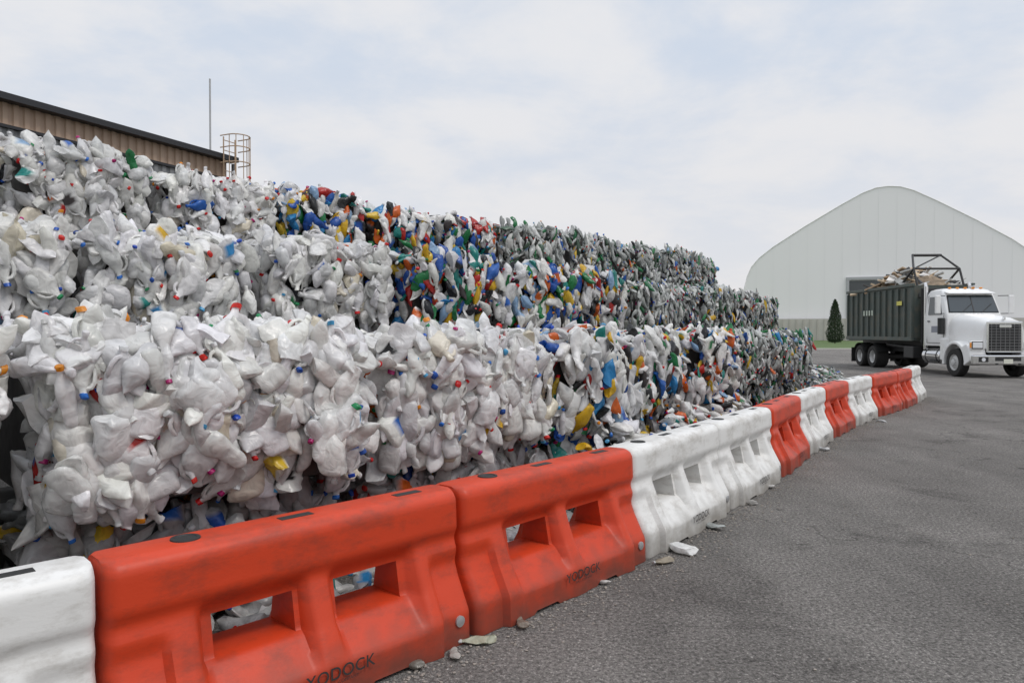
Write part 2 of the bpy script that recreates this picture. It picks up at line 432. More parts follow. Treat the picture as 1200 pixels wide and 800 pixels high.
for i,c in enumerate(cols):
    a,b=Vector((*J[i],0)),Vector((*J[i+1],0)); mdl=(a+b)/2; ang=math.atan2(b.y-a.y,b.x-a.x)
    o=bpy.data.objects.new('traffic_barrier',MB[c]); o.location=mdl+Vector((0,0,.001)); o.rotation_euler=(random.uniform(-.008,.008),0,ang+random.uniform(-.012,.012)); link(o)
    v=[];f=[];n=24
    for (r,z) in ((.062,.808),(.060,.815),(.048,.815),(.045,.811),(.001,.811)):
        for k in range(n): v.append((-.55+r*math.cos(2*math.pi*k/n), r*math.sin(2*math.pi*k/n), z+.001))
    for q in range(4):
        for k in range(n): f.append((q*n+k,q*n+(k+1)%n,(q+1)*n+(k+1)%n,(q+1)*n+k))
    new_obj('fill_cap',v,f,M_black,o,smooth=40)
    for xx in (-.03,.64):
        box('hand_slot',(xx,0,.8105),(.17,.055,.004),M_black,o,bevel=.001)
    v=[];f=[];n=16
    for (r,y) in ((.03,-.240),(.03,-.262),(.012,-.266),(.0005,-.266)):
        for k in range(n): v.append((.80+r*math.cos(2*math.pi*k/n),y,.13+r*math.sin(2*math.pi*k/n)))
    for q in range(3):
        for k in range(n): f.append((q*n+k,q*n+(k+1)%n,(q+1)*n+(k+1)%n,(q+1)*n+k))
    new_obj('drain_plug',v,f,M_steel,o,smooth=40)
    for (txt,size,z) in (('YODOCK',.080,.112),('WALL COMPANY',.022,.088)):
        cu=bpy.data.curves.new('maker_label','FONT'); cu.body=txt; cu.size=size; cu.align_x='CENTER'; cu.space_character=1.08
        cu.offset=.0006 if size>.05 else 0
        cu.materials.append(M_print)
        t=bpy.data.objects.new('maker_label',cu); t.location=(0.03,-.3045,z); t.rotation_euler=(math.radians(88.5),0,0); link(t,o)

# ------------------------------------------------------------------ ground
def ground_mat():
    m=bpy.data.materials.new('asphalt'); N,L=nodes_of(m); b=N['Principled BSDF']; b.inputs['Roughness'].default_value=.92
    b.inputs['Specular IOR Level'].default_value=.2
    tc=N.new('ShaderNodeTexCoord'); O=tc.outputs['Object']
    def noise(s,d=5,r=.6,dist=0,vec=O):
        n=N.new('ShaderNodeTexNoise'); n.inputs['Scale'].default_value=s;n.inputs['Detail'].default_value=d;n.inputs['Roughness'].default_value=r;n.inputs['Distortion'].default_value=dist
        L.new(vec,n.inputs['Vector']); return n.outputs['Fac']
    def ramp(x,a,b_,c0,c1):
        r=N.new('ShaderNodeMapRange'); r.inputs['From Min'].default_value=a;r.inputs['From Max'].default_value=b_;r.inputs['To Min'].default_value=c0;r.inputs['To Max'].default_value=c1
        L.new(x,r.inputs['Value']); return r.outputs['Result']
    def mul(x,y):
        k=N.new('ShaderNodeMath');k.operation='MULTIPLY';L.new(x,k.inputs[0]);L.new(y,k.inputs[1]);return k.outputs[0]
    med=ramp(noise(.8,8,.68,.2),.36,.64,.84,1.10)
    mpn=N.new('ShaderNodeMapping'); mpn.inputs['Rotation'].default_value=(0,0,math.radians(-35)); mpn.inputs['Scale'].default_value=(.9,.10,1); L.new(O,mpn.inputs['Vector'])
    trk=ramp(noise(1.0,4,.55,0,mpn.outputs['Vector']),.40,.64,1.05,.84)
    mp2=N.new('ShaderNodeMapping'); mp2.inputs['Location'].default_value=(3.1,1.7,0); mp2.inputs['Scale'].default_value=(1,1,1); L.new(O,mp2.inputs['Vector'])
    stain=ramp(noise(.75,7,.72,.5,mp2.outputs['Vector']),.55,.68,1,.62)
    drop=ramp(noise(4.5,3,.5,.2,mp2.outputs['Vector']),.68,.74,1,.55)
    spk=ramp(noise(42,4,.85),.38,.62,.42,1.58)
    vo=N.new('ShaderNodeTexVoronoi'); vo.inputs['Scale'].default_value=60; vo.inputs['Randomness'].default_value=1; L.new(O,vo.inputs['Vector'])
    st=ramp(vo.outputs['Distance'],0.10,.35,1.7,.88)
    wn=N.new('ShaderNodeTexNoise'); wn.inputs['Scale'].default_value=1.6; wn.inputs['Detail'].default_value=7; L.new(O,wn.inputs['Vector'])
    ad=N.new('ShaderNodeVectorMath');ad.operation='ADD'; L.new(O,ad.inputs[0]);
    sc=N.new('ShaderNodeVectorMath');sc.operation='SCALE';sc.inputs['Scale'].default_value=1.6;L.new(wn.outputs['Color'],sc.inputs[0]);L.new(sc.outputs[0],ad.inputs[1])
    vc=N.new('ShaderNodeTexVoronoi');vc.feature='DISTANCE_TO_EDGE';vc.inputs['Scale'].default_value=.24;L.new(ad.outputs[0],vc.inputs['Vector'])
    cr=ramp(vc.outputs['Distance'],.0,.005,.48,1)
    f=mul(mul(med,mul(trk,mul(stain,drop))),mul(mul(spk,st),cr))
    v=N.new('ShaderNodeVectorMath');v.operation='SCALE';v.inputs[0].default_value=(.232,.217,.201);L.new(f,v.inputs['Scale'])
    L.new(v.outputs[0],b.inputs['Base Color'])
    bp=N.new('ShaderNodeBump');bp.inputs['Strength'].default_value=.7;bp.inputs['Distance'].default_value=.02
    L.new(spk,bp.inputs['Height']);L.new(bp.outputs['Normal'],b.inputs['Normal'])
    return m
M_as=ground_mat()
M_grass=mat('grass',(.075,.12,.03),.9,var=.4,vscale=1.5,bump=.6,bscale=8)
M_conc=mat('concrete',(.50,.48,.44),.85,var=.15,vscale=.6,bump=.3)
def sheet(name,pts,z,m): return new_obj(name,[(x,y,z) for x,y in pts],[tuple(range(len(pts)))],m)
sheet('ground',[(-1500,-1500),(1500,-1500),(1500,1500),(-1500,1500)],-.012,M_grass)
sheet('asphalt_yard',[(-70,-40),(90,-40),(90,66),(-70,66)],0,M_as)
sheet('asphalt_road',[(58,66.3),(90,66.3),(90,120),(58,126)],-.004,M_as)
box('kerb',(-6,66.1,.06),(128,.2,.14),M_conc,bevel=.02)
r=np.random.default_rng(77)
def grit(name,n):
    V=[];F=[];off=0
    ico=bmesh.new();bmesh.ops.create_icosphere(ico,subdivisions=1,radius=1);iv=np.array([v.co[:] for v in ico.verts]);fi=[[v.index for v in f.verts] for f in ico.faces];ico.free()
    JJ=np.array(J)
    for i in range(n):
        k=r.integers(1,len(J)-1);u=r.random();a=JJ[k]*(1-u)+JJ[k+1]*u;d=(JJ[k+1]-JJ[k]);d/=np.linalg.norm(d);nn=np.array([d[1],-d[0]])
        w=.30+abs(r.normal())*.14 if r.random()<.85 else r.uniform(.3,4.5)
        p=a+nn*w; s=r.uniform(.003,.011)
        vv=iv*(1+r.normal(size=(len(iv),1))*.2)*s*np.array([1,1,.6])+np.array([p[0],p[1],s*.4])
        V+=list(map(tuple,vv));F+=[tuple(x+off for x in q) for q in fi];off+=len(iv)
    return new_obj(name,V,F,mat('grit',(.26,.23,.20),.9,var=.6,vscale=20))
grit('gravel',3200)

def litter(name,loc,k,rz,color,scale=1.0,T=TH):
    kind,p,q,part,lab=T[k]; p=p.copy()*scale
    R=np.array(Matrix.Rotation(rz,3,'Z')@Matrix.Rotation(math.radians(90),3,'X').transposed())
    v=p@np.array(R).T; v[:,2]-=v[:,2].min(); v[:,2]*=.75
    cc=np.tile(np.array(color),(len(v),1)).astype(float); cc[part>.5]=(.75,.75,.75)
    me=mesh_from(name,[v],[q],[cc],[M_plastic]); o=link(bpy.data.objects.new(name,me)); o.location=(*loc,.003)
litter('crushed_jug',(1.30,5.50),3,.9,(.88,.88,.86),1.05)
litter('crushed_bottle',(1.72,6.18),15,.4,(.45,.47,.45),1.0)
litter('crushed_bottle',(1.10,5.22),17,2.1,(.35,.3,.22),.7)
litter('crushed_can',(-.17,3.88),16,1.7,(.5,.5,.38),.85)
litter('plastic_scrap',(.06,4.10),24,.3,(.3,.25,.2),.5)
litter('plastic_scrap',(.02,4.25),25,2.3,(.5,.45,.4),.4)
litter('plastic_scrap',(.6,4.80),23,1.3,(.6,.58,.55),.4)
litter('plastic_scrap',(-.5,3.6),24,1.0,(.22,.2,.17),.5)
litter('plastic_scrap',(-.30,3.72),27,.2,(.5,.48,.44),.4)
litter('crushed_bottle',(2.75,7.75),18,1.0,(.6,.58,.55),.7)
litter('plastic_scrap',(2.35,7.0),22,1.0,(.5,.48,.45),.5)
litter('plastic_scrap',(4.45,10.2),24,.6,(.6,.6,.6),.6)
litter('plastic_scrap',(6.9,13.4),26,.6,(.6,.6,.6),.6)

# ------------------------------------------------------------------ fabric storage building
def fabric():
    E=empty('fabric_storage_building',(68,130,0),math.radians(-17))
    M_f=mat('membrane_fabric',(.86,.85,.85),.6,var=.03,vscale=.08)
    M_f2=mat('membrane_seam',(.83,.82,.82),.6)
    M_door=mat('door_interior',(.10,.105,.11),.9,var=.3,vscale=.2)
    M_fr=mat('steel_frame',(.4,.41,.42),.6)
    half=[(0,27.9),(2.0,27.7),(4.2,26.9),(8,24.8),(14,21.2),(19.5,17.6),(22,15.6),(23.4,13.9),(24.2,12.0),(24.55,10),(24.6,0)]
    prof=[(-x,z) for x,z in half[::-1]]+[(x,z) for x,z in half[1:]]
    n=len(prof); v=[(x,0,z) for x,z in prof]+[(x,42,z) for x,z in prof]
    f=[tuple(range(n)),tuple(range(2*n-1,n-1,-1))]+[(i,i+1,n+i+1,n+i) for i in range(n-1)]
    new_obj('membrane_shell',v,f,M_f,E)
    def top(x):
        xs=[p[0] for p in half];zs=[p[1] for p in half]; return float(np.interp(abs(x),xs,zs))
    x=-22.5
    while x<23:
        hh=top(x)-.3
        z0=0.1 if (abs(x+.5)>7.3) else 11.2
        box('panel_seam',(x,-.012,(z0+hh)/2),(.06,.02,hh-z0),M_f2,E); x+=3.0
    box('door_opening',(-.5,-.08,5.5),(11.6,.14,10.9),M_door,E)
    for xx in (-6.6,5.6): box('door_post',(xx,-.15,5.6),(.5,.3,11.2),M_fr,E)
    box('door_header',(-.5,-.15,11.35),(12.7,.3,.5),M_fr,E)
    box('base_wall',(-13.0,-1.0,2.0),(12.5,.5,4.0),M_conc,E)
    box('base_wall_2',(14.8,-1.0,2.0),(17.5,.5,4.0),M_conc,E)
    for i in range(11): box('wall_pier',(-19.0+i*1.2,-1.35,1.95),(.10,.2,3.9),M_conc,E)
    for a,b in zip(prof[:-1],prof[1:]): tube('edge_rope',(a[0],-.03,a[1]),(b[0],-.03,b[1]),.08,M_f2,E,n=6)
fabric()

# ------------------------------------------------------------------ evergreen
def evergreen(loc,H,R):
    E=empty('evergreen_tree',loc)
    M_l=mat('conifer_foliage',(.03,.055,.022),.9,var=.6,vscale=3)
    tube('trunk',(0,0,0),(0,0,H*.9),.08,mat('bark',(.1,.07,.05),.9),E)
    r=np.random.default_rng(5); V=[];F=[]
    for i in range(9000):
        t=r.random()**1.25; h=.15+t*(H-.15); a=r.uniform(0,6.28)
        rad=R*(1-t)**.62*(.95+.12*math.sin(a*3+h*4)+.08*math.sin(a*7+h*9))*(r.random()**.35)*min(1,.55+t*4)
        c=np.array([rad*math.cos(a),rad*math.sin(a),h]); s=r.uniform(.05,.12)
        u=norm(r.normal(size=3)+np.array([math.cos(a)*.5,math.sin(a)*.5,1.3])); w=norm(np.cross(u,r.normal(size=3)))
        k=len(V); V+=[c-w*s*.5,c+w*s*.5,c+u*s*1.8]; F.append((k,k+1,k+2))
    me=bpy.data.meshes.new('foliage');me.from_pydata([tuple(v) for v in V],[],F);me.materials.append(M_l);link(bpy.data.objects.new('foliage',me),E)
evergreen((45.5,101,0),6.1,1.35)

# ------------------------------------------------------------------ industrial building left
def industrial():
    a=Vector((-14.75,9.4,0)); b=Vector((-8.75,22.0,0)); d=(b-a); L=d.length; ang=math.atan2(d.y,d.x)
    E=empty('metal_industrial_building',a,ang)
    M_tan=mat('tan_cladding',(.42,.30,.22),.6,var=.15,vscale=1.0)
    M_gr=mat('grey_cladding',(.20,.205,.21),.6,var=.15,vscale=1.0)
    M_tr=mat('dark_trim',(.015,.015,.018),.5)
    def corr(name,x0,x1,z0,z1,y,m,p=.30,dp=.05):
        V=[];F=[];x=x0;xs=[]
        while x<x1:
            for (dx,dy) in ((0,0),(p*.35,0),(p*.45,-dp),(p*.9,-dp)):
                if x+dx<x1: xs.append((x+dx,y+dy))
            x+=p
        xs.append((x1,y))
        for (xx,yy) in xs: V+=[(xx,yy,z0),(xx,yy,z1)]
        for i in range(len(xs)-1): F.append((2*i,2*i+2,2*i+3,2*i+1))
        return new_obj(name,V,F,m,E)
    corr('upper_wall_cladding',-6,L,6.34,6.86,-.02,M_tan,.24,.04)
    corr('lower_wall_cladding',-6,L,0,6.26,-.10,M_gr,.25,.04)
    box('wall_body',(L/2-3,7,3.42),(L+5.9,13.8,6.84),M_gr,E)
    box('gutter_trim',(L/2-3,-.10,6.30),(L+6.1,.18,.07),M_tr,E,)
    box('roof_edge',(L/2-3,-.16,6.93),(L+6.4,.34,.15),M_tr,E)
    box('roof_deck',(L/2-3,7.05,6.95),(L+6.4,14.1,.12),M_tr,E)
    box('end_pipe',(L+.12,-.2,3.4),(.10,.10,6.8),M_gr,E)
    M_l=mat('ladder_paint',(.42,.30,.20),.6,var=.2)
    cx=L-.2;ZT=7.5
    for dx in (-.22,.22): tube('ladder_rail',(cx+dx,-.36,.3),(cx+dx,-.36,ZT),.02,M_l,E,6)
    z=.5
    while z<ZT-.1: tube('rung',(cx-.22,-.36,z),(cx+.22,-.36,z),.014,M_l,E,5); z+=.3
    for zz in (2.4,3.3,4.2,5.1,6.0,6.7,7.15,ZT):
        pts=[(cx+.34*math.cos(t),-.36-.36-.34*math.sin(t)+.0,zz) for t in np.linspace(0,math.pi,9)]
        pts=[(cx+.34,-.36,zz)]+pts+[(cx-.34,-.36,zz)]
        for p,q in zip(pts[:-1],pts[1:]): tube('cage_hoop',p,q,.018,M_l,E,5)
    for t in np.linspace(0,math.pi,6):
        x_=cx+.34*math.cos(t); y_=-.72-.34*math.sin(t); tube('cage_bar',(x_,y_,2.4),(x_,y_,ZT),.013,M_l,E,5)
    return E
industrial()
AM=empty('antenna_mast',(-9.35,22.3,6.9))
tube('mast',(0,0,.05),(0,0,2.6),.028,M_steel,AM); box('mast_base',(0,0,.16),(.3,.3,.1),M_steel,AM,bevel=.01)

# ------------------------------------------------------------------ truck
def truck():
    ang=math.atan2(-1,-.045)
    T0=empty('roll_off_dump_truck',(17.85,26.95,0),ang)
    E=bpy.data.objects.new('cab_assembly',None); E.scale=(1,1.0,1.15); E.location=(0,0,-.085); link(E,T0)
    Wh=mat('truck_white',(.78,.78,.77),.28,var=.03,dirt=(.5,.47,.42),dirtamt=.3,dscale=2)
    Bk=mat('truck_black',(.02,.02,.02),.55,var=.3)
    Ch=mat('chrome',(.7,.7,.7),.15,metal=1)
    Gl=mat('window_glass',(.035,.045,.05),.05,spec=.9)
    Ti=mat('tyre_rubber',(.022,.021,.02),.9,var=.3,vscale=8)
    Rm=mat('wheel_rim',(.50,.50,.49),.4,var=.2)
    Ht=mat('headlight_glass',(.75,.76,.78),.08,spec=.9)
    Am=mat('amber_lens',(.85,.3,.02),.3)
    Gb=mat('grille_bar_grey',(.22,.22,.22),.4)
    Gn=mat('container_green',(.070,.088,.078),.6,var=.3,vscale=1.2,dirt=(.16,.12,.08),dirtamt=.6,dscale=1.6)
    for y in (-.42,.42): box('frame_rail',(-4.2,y,.92),(10.2,.09,.26),Bk,T0)
    for x in (-8.9,-7,-5,-3,-.5): box('cross_member',(x,0,.92),(.12,.74,.18),Bk,T0)
    def wheel(x,y,rad,wd,dual,side):
        hw=wd/2
        lathe_y('tyre',[(rad*.56,-hw*.85),(rad*.62,-hw),(rad*.92,-hw*.98),(rad*.985,-hw*.8),(rad,-hw*.5),(rad,hw*.5),(rad*.985,hw*.8),(rad*.92,hw*.98),(rad*.62,hw),(rad*.56,hw*.85)],(x,y,rad),Ti,T0,36)
        s=side
        if dual: pr=[(rad*.575,s*hw*.9),(rad*.53,s*hw*.75),(rad*.47,-s*hw*.0),(rad*.26,-s*hw*.02),(rad*.24,s*hw*.55),(.005,s*hw*.62)]
        else: pr=[(rad*.575,s*hw*.9),(rad*.53,s*hw*.7),(rad*.48,s*hw*.55),(rad*.33,s*hw*.85),(rad*.24,s*hw*.9),(rad*.20,s*hw*1.2),(.005,s*hw*1.28)]
        lathe_y('rim',pr,(x,y,rad),Rm,T0,30)
        lathe_y('rim_back',[(rad*.56,0),(.01,0.0)],(x,y-s*hw*.3,rad),Bk,T0,20)
        for k in range(10):
            t=2*math.pi*k/10; q=rad*.29; yy=y+s*(hw*.9 if not dual else hw*.05)
            tube('lug_nut',(x+q*math.cos(t),yy,rad+q*math.sin(t)),(x+q*math.cos(t),yy+s*.04,rad+q*math.sin(t)),.016,Ch,T0,6)
    for s in (-1,1):
        wheel(0,s*1.05,.53,.33,False,s)
        for x in (-6.75,-8.1): wheel(x,s*.92,.52,.58,True,s)
    box('front_axle',(0,0,.5),(.14,1.8,.14),Bk,T0)
    for x in (-6.75,-8.1): box('rear_axle',(x,0,.52),(.24,1.3,.24),Bk,T0,bevel=.05)
    def sec(x,w,zt,zb,e=.42,n=20):
        pts=[]
        for k in range(n+1):
            t=math.pi*k/n; c,s_=math.cos(t),math.sin(t)
            pts.append((x,w*math.copysign(abs(c)**e,c), zb+(zt-zb)*abs(s_)**e))
        return pts
    loft('hood',[sec(1.02,.66,1.86,1.02),sec(.98,.72,1.92,.98),sec(.6,.78,2.0,.95),(sec(0,.86,2.07,.95)),sec(-.6,.95,2.13,.95),sec(-.86,.99,2.16,.95)],Wh,E)
    for s in (-1,1):
        outer=[];inner=[]
        for k in range(15):
            t=math.radians(-8+k*(196/14)); 
            outer.append((.80*math.cos(t),.53+.70*math.sin(t)));inner.append((.66*math.cos(t),.53+.60*math.sin(t)))
        outer[0]=(1.0,.60); outer[1]=(1.0,.85); outer[2]=(.96,1.02);outer[3]=(.82,1.15)
        pts=outer+inner[::-1]
        y0,y1=(s*.62,s*1.22)
        n=len(pts);v=[(x,y0,z) for x,z in pts]+[(x,y1,z) for x,z in pts];f=[]
        m_=len(outer)
        for i in range(n): f.append((i,(i+1)%n,n+(i+1)%n,n+i))
        for i in range(m_-1):
            f.append((i,i+1,n-2-i,n-1-i)); f.append((n+i,n+n-1-i,n+n-2-i,n+i+1))
        o=new_obj('front_fender',v,f,Wh,E,smooth=40)
        bv=o.modifiers.new('b','BEVEL');bv.width=.035;bv.segments=3;bv.limit_method='ANGLE'
        box('headlight_housing',(.965,s*.95,1.10),(.16,.46,.30),Wh,E,bevel=.05)
        box('headlight_bezel',(1.043,s*.95,1.11),(.02,.40,.24),Bk,E,bevel=.006)
        box('headlight',(1.055,s*.95,1.11),(.03,.35,.18),Ht,E,bevel=.012)
        box('turn_signal',(1.03,s*1.185,1.11),(.04,.05,.16),Am,E,bevel=.01)
        box('fender_skirt',(-.85,s*1.0,.95),(.25,.40,.75),Wh,E,bevel=.04)
    box('grille_surround',(1.03,0,1.37),(.06,1.26,.98),Ch,E,bevel=.03)
    box('grille',(1.062,0,1.36),(.02,1.12,.84),Bk,E)
    for k in range(9): box('grille_bar',(1.078,0,1.0+k*.09),(.012,1.12,.012),Gb,E)
    for k in range(7): box('grille_bar_vertical',(1.082,-.48+k*.16,1.36),(.012,.012,.84),Gb,E)
    box('grille_badge',(1.09,0,1.71),(.014,.42,.09),Ch,E,bevel=.004)
    box('hood_ornament',(1.0,0,1.96),(.14,.05,.10),Ch,E,bevel=.02)
    box('bumper',(1.16,0,.67),(.20,2.42,.36),Ch,T0,bevel=.05)
    for s in (-1,1):
        box('bumper_cutout',(1.262,s*.86,.68),(.012,.34,.18),Bk,T0,bevel=.004)
        tube('fog_lamp',(1.262,s*.86,.68),(1.275,s*.86,.68),.07,Ht,T0,16)
        tube('tow_hook',(1.2,s*.4,.52),(1.32,s*.4,.52),.03,Bk,T0,8)
    box('bumper_grille',(1.262,0,.70),(.012,.9,.14),Bk,T0)
    box('licence_plate',(1.272,0,.62),(.01,.32,.16),mat('plate',(.7,.7,.6),.5),T0)
    def csec(z,xf,xb,w,r=.12,n=5):
        pts=[]
        for (cx,cy,a0) in ((xf-r,w-r,0),(xb+r,w-r,90),(xb+r,-w+r,180),(xf-r,-w+r,270)):
            for k in range(n+1):
                t=math.radians(a0+90*k/n); pts.append((cx+r*math.cos(t),cy+r*math.sin(t),z))
        return pts
    loft('cab_body',[csec(1.05,-.80,-2.45,1.02,.06),csec(1.3,-.78,-2.45,1.05,.06),csec(2.05,-.78,-2.45,1.05,.08),csec(2.16,-.82,-2.45,1.04,.10),csec(2.82,-1.16,-2.42,.97,.14),csec(2.96,-1.28,-2.38,.90,.2),csec(3.02,-1.45,-2.28,.74,.2)],Wh,E,smooth=35)
    def pane(name,pts,m,th=.012,parent=E):
        p=[Vector(q) for q in pts]; nrm=(p[1]-p[0]).cross(p[2]-p[1]).normalized()
        n=len(p); v=[q+nrm*th for q in p]+[q-nrm*th for q in p]
        f=[tuple(range(n)),tuple(range(2*n-1,n-1,-1))]+[(i,(i+1)%n,n+(i+1)%n,n+i) for i in range(n)]
        return new_obj(name,v,f,m,parent)
    pane('windshield_seal',[(-.83,-.95,2.17),(-.83,.95,2.17),(-1.14,.87,2.77),(-1.14,-.87,2.77)],Bk,.012)
    pane('windshield',[(-.815,-.91,2.20),(-.815,.91,2.20),(-1.105,.84,2.75),(-1.105,-.84,2.75)],Gl,.01)
    box('windshield_divider',(-.955,0,2.475),(.03,.035,.62),Bk,E,rot=(0,math.radians(-28),0))
    for s in (-.45,.3): tube('wiper',(-.80,s,2.19),(-.93,s+.42,2.48),.012,Bk,E,6)
    box('sun_visor',(-1.10,0,2.86),(.30,1.80,.035),Wh,E,bevel=.012,rot=(0,math.radians(12),0))
    Dg=mat('decal_grey',(.25,.26,.3),.5)
    for s in (-1,1):
        pane('side_window',[(-1.12,s*1.053,2.12),(-2.10,s*1.053,2.12),(-2.10,s*.985,2.74),(-1.38,s*.985,2.74)],Gl,.014)
        for (x0,z0,x1,z1) in ((-.98,1.15,-.98,2.1),(-2.2,1.15,-2.2,2.8),(-.98,1.15,-2.2,1.15)):
            tube('door_seam',(x0,s*1.052,z0),(x1,s*(1.052 if z1<2.2 else .985),z1),.008,Bk,E,5)
        box('door_handle',(-2.05,s*1.07,1.9),(.16,.03,.04),Bk,E,bevel=.01)
        box('door_decal',(-1.55,s*1.056,1.62),(.62,.006,.22),Dg,E)
        for z in (2.15,2.75): tube('mirror_arm',(-1.0,s*1.0,z),(-.80,s*1.34,z),.014,Bk,E,6)
        box('mirror',(-.80,s*1.38,2.45),(.10,.20,.62),Wh,E,bevel=.03)
        box('mirror_glass',(-.853,s*1.38,2.45),(.006,.16,.54),Gl,E)
        tube('fuel_tank',(-1.05,s*.86,.72),(-2.35,s*.86,.72),.31,Ch,T0,28)
        for x in (-1.3,-2.1): tube('tank_strap',(x-.03,s*.86,.72),(x+.03,s*.86,.72),.318,Bk,T0,28)
        for z in (.45,.78): box('step',(-1.65,s*1.16,z),(.7,.16,.035),Bk,T0)
        tube('exhaust_stack',(-2.62,s*.88,.9),(-2.62,s*.88,3.15),.085,Ch if s<0 else Bk,E,16)
        tube('exhaust_tip',(-2.62,s*.88,3.1),(-2.70,s*.88,3.28),.07,Ch,E,14)
        tube('air_cleaner',(-.95,s*1.17,1.45),(-.95,s*1.17,2.0),.12,Bk,E,16)
    for y in (-.6,-.3,0,.3,.6): box('roof_marker_light',(-1.42,y,3.035),(.10,.09,.05),Am,E,bevel=.015)
    tube('air_horn',(-1.7,.3,3.08),(-1.25,.3,3.1),.035,Ch,E,12)
    box('cab_back_rack',(-2.75,0,2.1),(.08,2.0,2.0),Bk,E,bevel=.02)
    for y in (-.45,.45): box('hoist_rail',(-5.9,y,1.17),(6.8,.12,.2),Bk,T0)
    tube('hoist_cylinder',(-3.2,-.8,.95),(-6.0,-.8,1.1),.09,Bk,T0,12)
    for y in (-.95,.95): box('tool_box',(-3.4,y,.82),(.8,.5,.5),Bk,T0,bevel=.03)
    for s in (-1,1):
        for x in (-6.75,-8.1):
            arc=[(x+.62*math.cos(t),.55+.60*math.sin(t)) for t in np.linspace(.35,math.pi-.35,9)]
            for p,q in zip(arc[:-1],arc[1:]): 
                new_obj('rear_fender',[(p[0],s*.62,p[1]),(q[0],s*.62,q[1]),(q[0],s*1.24,q[1]),(p[0],s*1.24,p[1])],[(0,1,2,3)],Bk,T0)
    box('mud_flap',(-8.95,-.95,.55),(.03,.55,.7),Bk,T0); box('mud_flap',(-8.95,.95,.55),(.03,.55,.7),Bk,T0)
    x0,x1,z0,z1=-9.45,-3.0,1.32,3.62; w=1.22
    cxm=(x0+x1)/2;Lc=x1-x0
    box('container_floor',(cxm,0,z0+.06),(Lc,2*w-.1,.12),Gn,T0)
    Sy=mat('sticker_yellow',(.6,.55,.1),.5); Pl=mat('paint_letter',(.45,.5,.42),.6)
    for s in (-1,1):
        box('container_side',(cxm,s*(w-.04),(z0+z1)/2),(Lc,.05,z1-z0),Gn,T0)
        box('top_rail',(cxm,s*w,z1+.02),(Lc+.1,.13,.13),Gn,T0,bevel=.015)
        box('bottom_rail',(cxm,s*w,z0+.05),(Lc+.04,.14,.16),Gn,T0,bevel=.015)
        x=x0+.1
        while x<x1:
            box('side_rib',(x,s*(w+.02),(z0+z1)/2),(.09,.10,z1-z0-.2),Gn,T0,bevel=.012); x+=.575
    box('container_front',(x1-.03,0,(z0+z1)/2),(.06,2*w-.05,z1-z0),Gn,T0)
    box('container_gate',(x0+.03,0,(z0+z1)/2),(.06,2*w-.05,z1-z0),Gn,T0)
    for s in (-1,1):
        box('container_sticker',(x1-1.0,s*(w+.075),2.9),(.45,.006,.18),Sy,T0)
        for q in range(4): box('lettering',(-7.4+q*.28,s*(w+.075),2.55),(.14,.006,.24),Pl,T0)
    r=np.random.default_rng(9)
    nx,ny=40,16;V=[];F=[]
    for i in range(nx):
        for j in range(ny):
            u=i/(nx-1);v=j/(ny-1)
            z=3.32+ (.22+.62*math.exp(-((u-.62)/.30)**2)+.12*math.sin(u*17))*math.sin(math.pi*v)**.6+r.normal()*.05
            V.append((x0+.1+u*(Lc-.2),-w+.1+v*(2*w-.2),z))
    for i in range(nx-1):
        for j in range(ny-1): F.append((i*ny+j,(i+1)*ny+j,(i+1)*ny+j+1,i*ny+j+1))
    new_obj('debris_heap',V,F,mat('debris_brown',(.26,.20,.14),.9,var=.6,vscale=6),T0)
    mats=[mat('cardboard',(.48,.35,.23),.85,var=.2),mat('timber',(.55,.43,.29),.8,var=.2),mat('grey_scrap',(.4,.4,.38),.7),mat('white_scrap',(.65,.62,.58),.7),mat('dark_scrap',(.08,.08,.08),.7)]
    for i in range(140):
        u=r.beta(2.0,1.7);x=x0+.3+u*(Lc-.6);y=r.uniform(-w+.25,w-.25)
        z=3.52+.85*math.exp(-((u-.60)/.30)**2)*math.cos(y/w*1.35)+r.uniform(-.1,.1)
        if r.random()<.65: sz=(r.uniform(.3,.9),r.uniform(.25,.6),r.uniform(.01,.08))
        else: sz=(r.uniform(.6,1.5),r.uniform(.06,.12),r.uniform(.03,.08))
        box('load_piece',(x,y,z),sz,mats[r.integers(5)],T0,rot=(r.uniform(-.6,.6),r.uniform(-.6,.6),r.uniform(0,6.28)))
    for s in (-1,1):
        tube('tarp_arm_lower',(-4.6,s*.95,3.7),(-3.5,s*.95,4.35),.045,Bk,T0,8)
        tube('tarp_arm_upper',(-2.95,s*.95,3.1),(-3.5,s*.95,4.35),.045,Bk,T0,8)
        tube('tarp_arm_tip',(-3.5,s*.95,4.35),(-4.3,s*.6,5.0),.045,Bk,T0,8)
    tube('tarp_roller',(-4.3,-.62,5.0),(-4.3,.62,5.0),.06,Bk,T0,10)
    tube('tarp_cross_bar',(-3.5,-.95,4.35),(-3.5,.95,4.35),.045,Bk,T0,8)
    tube('tarp_brace',(-3.5,-.95,4.35),(-4.3,.6,5.0),.03,Bk,T0,8)
truck()

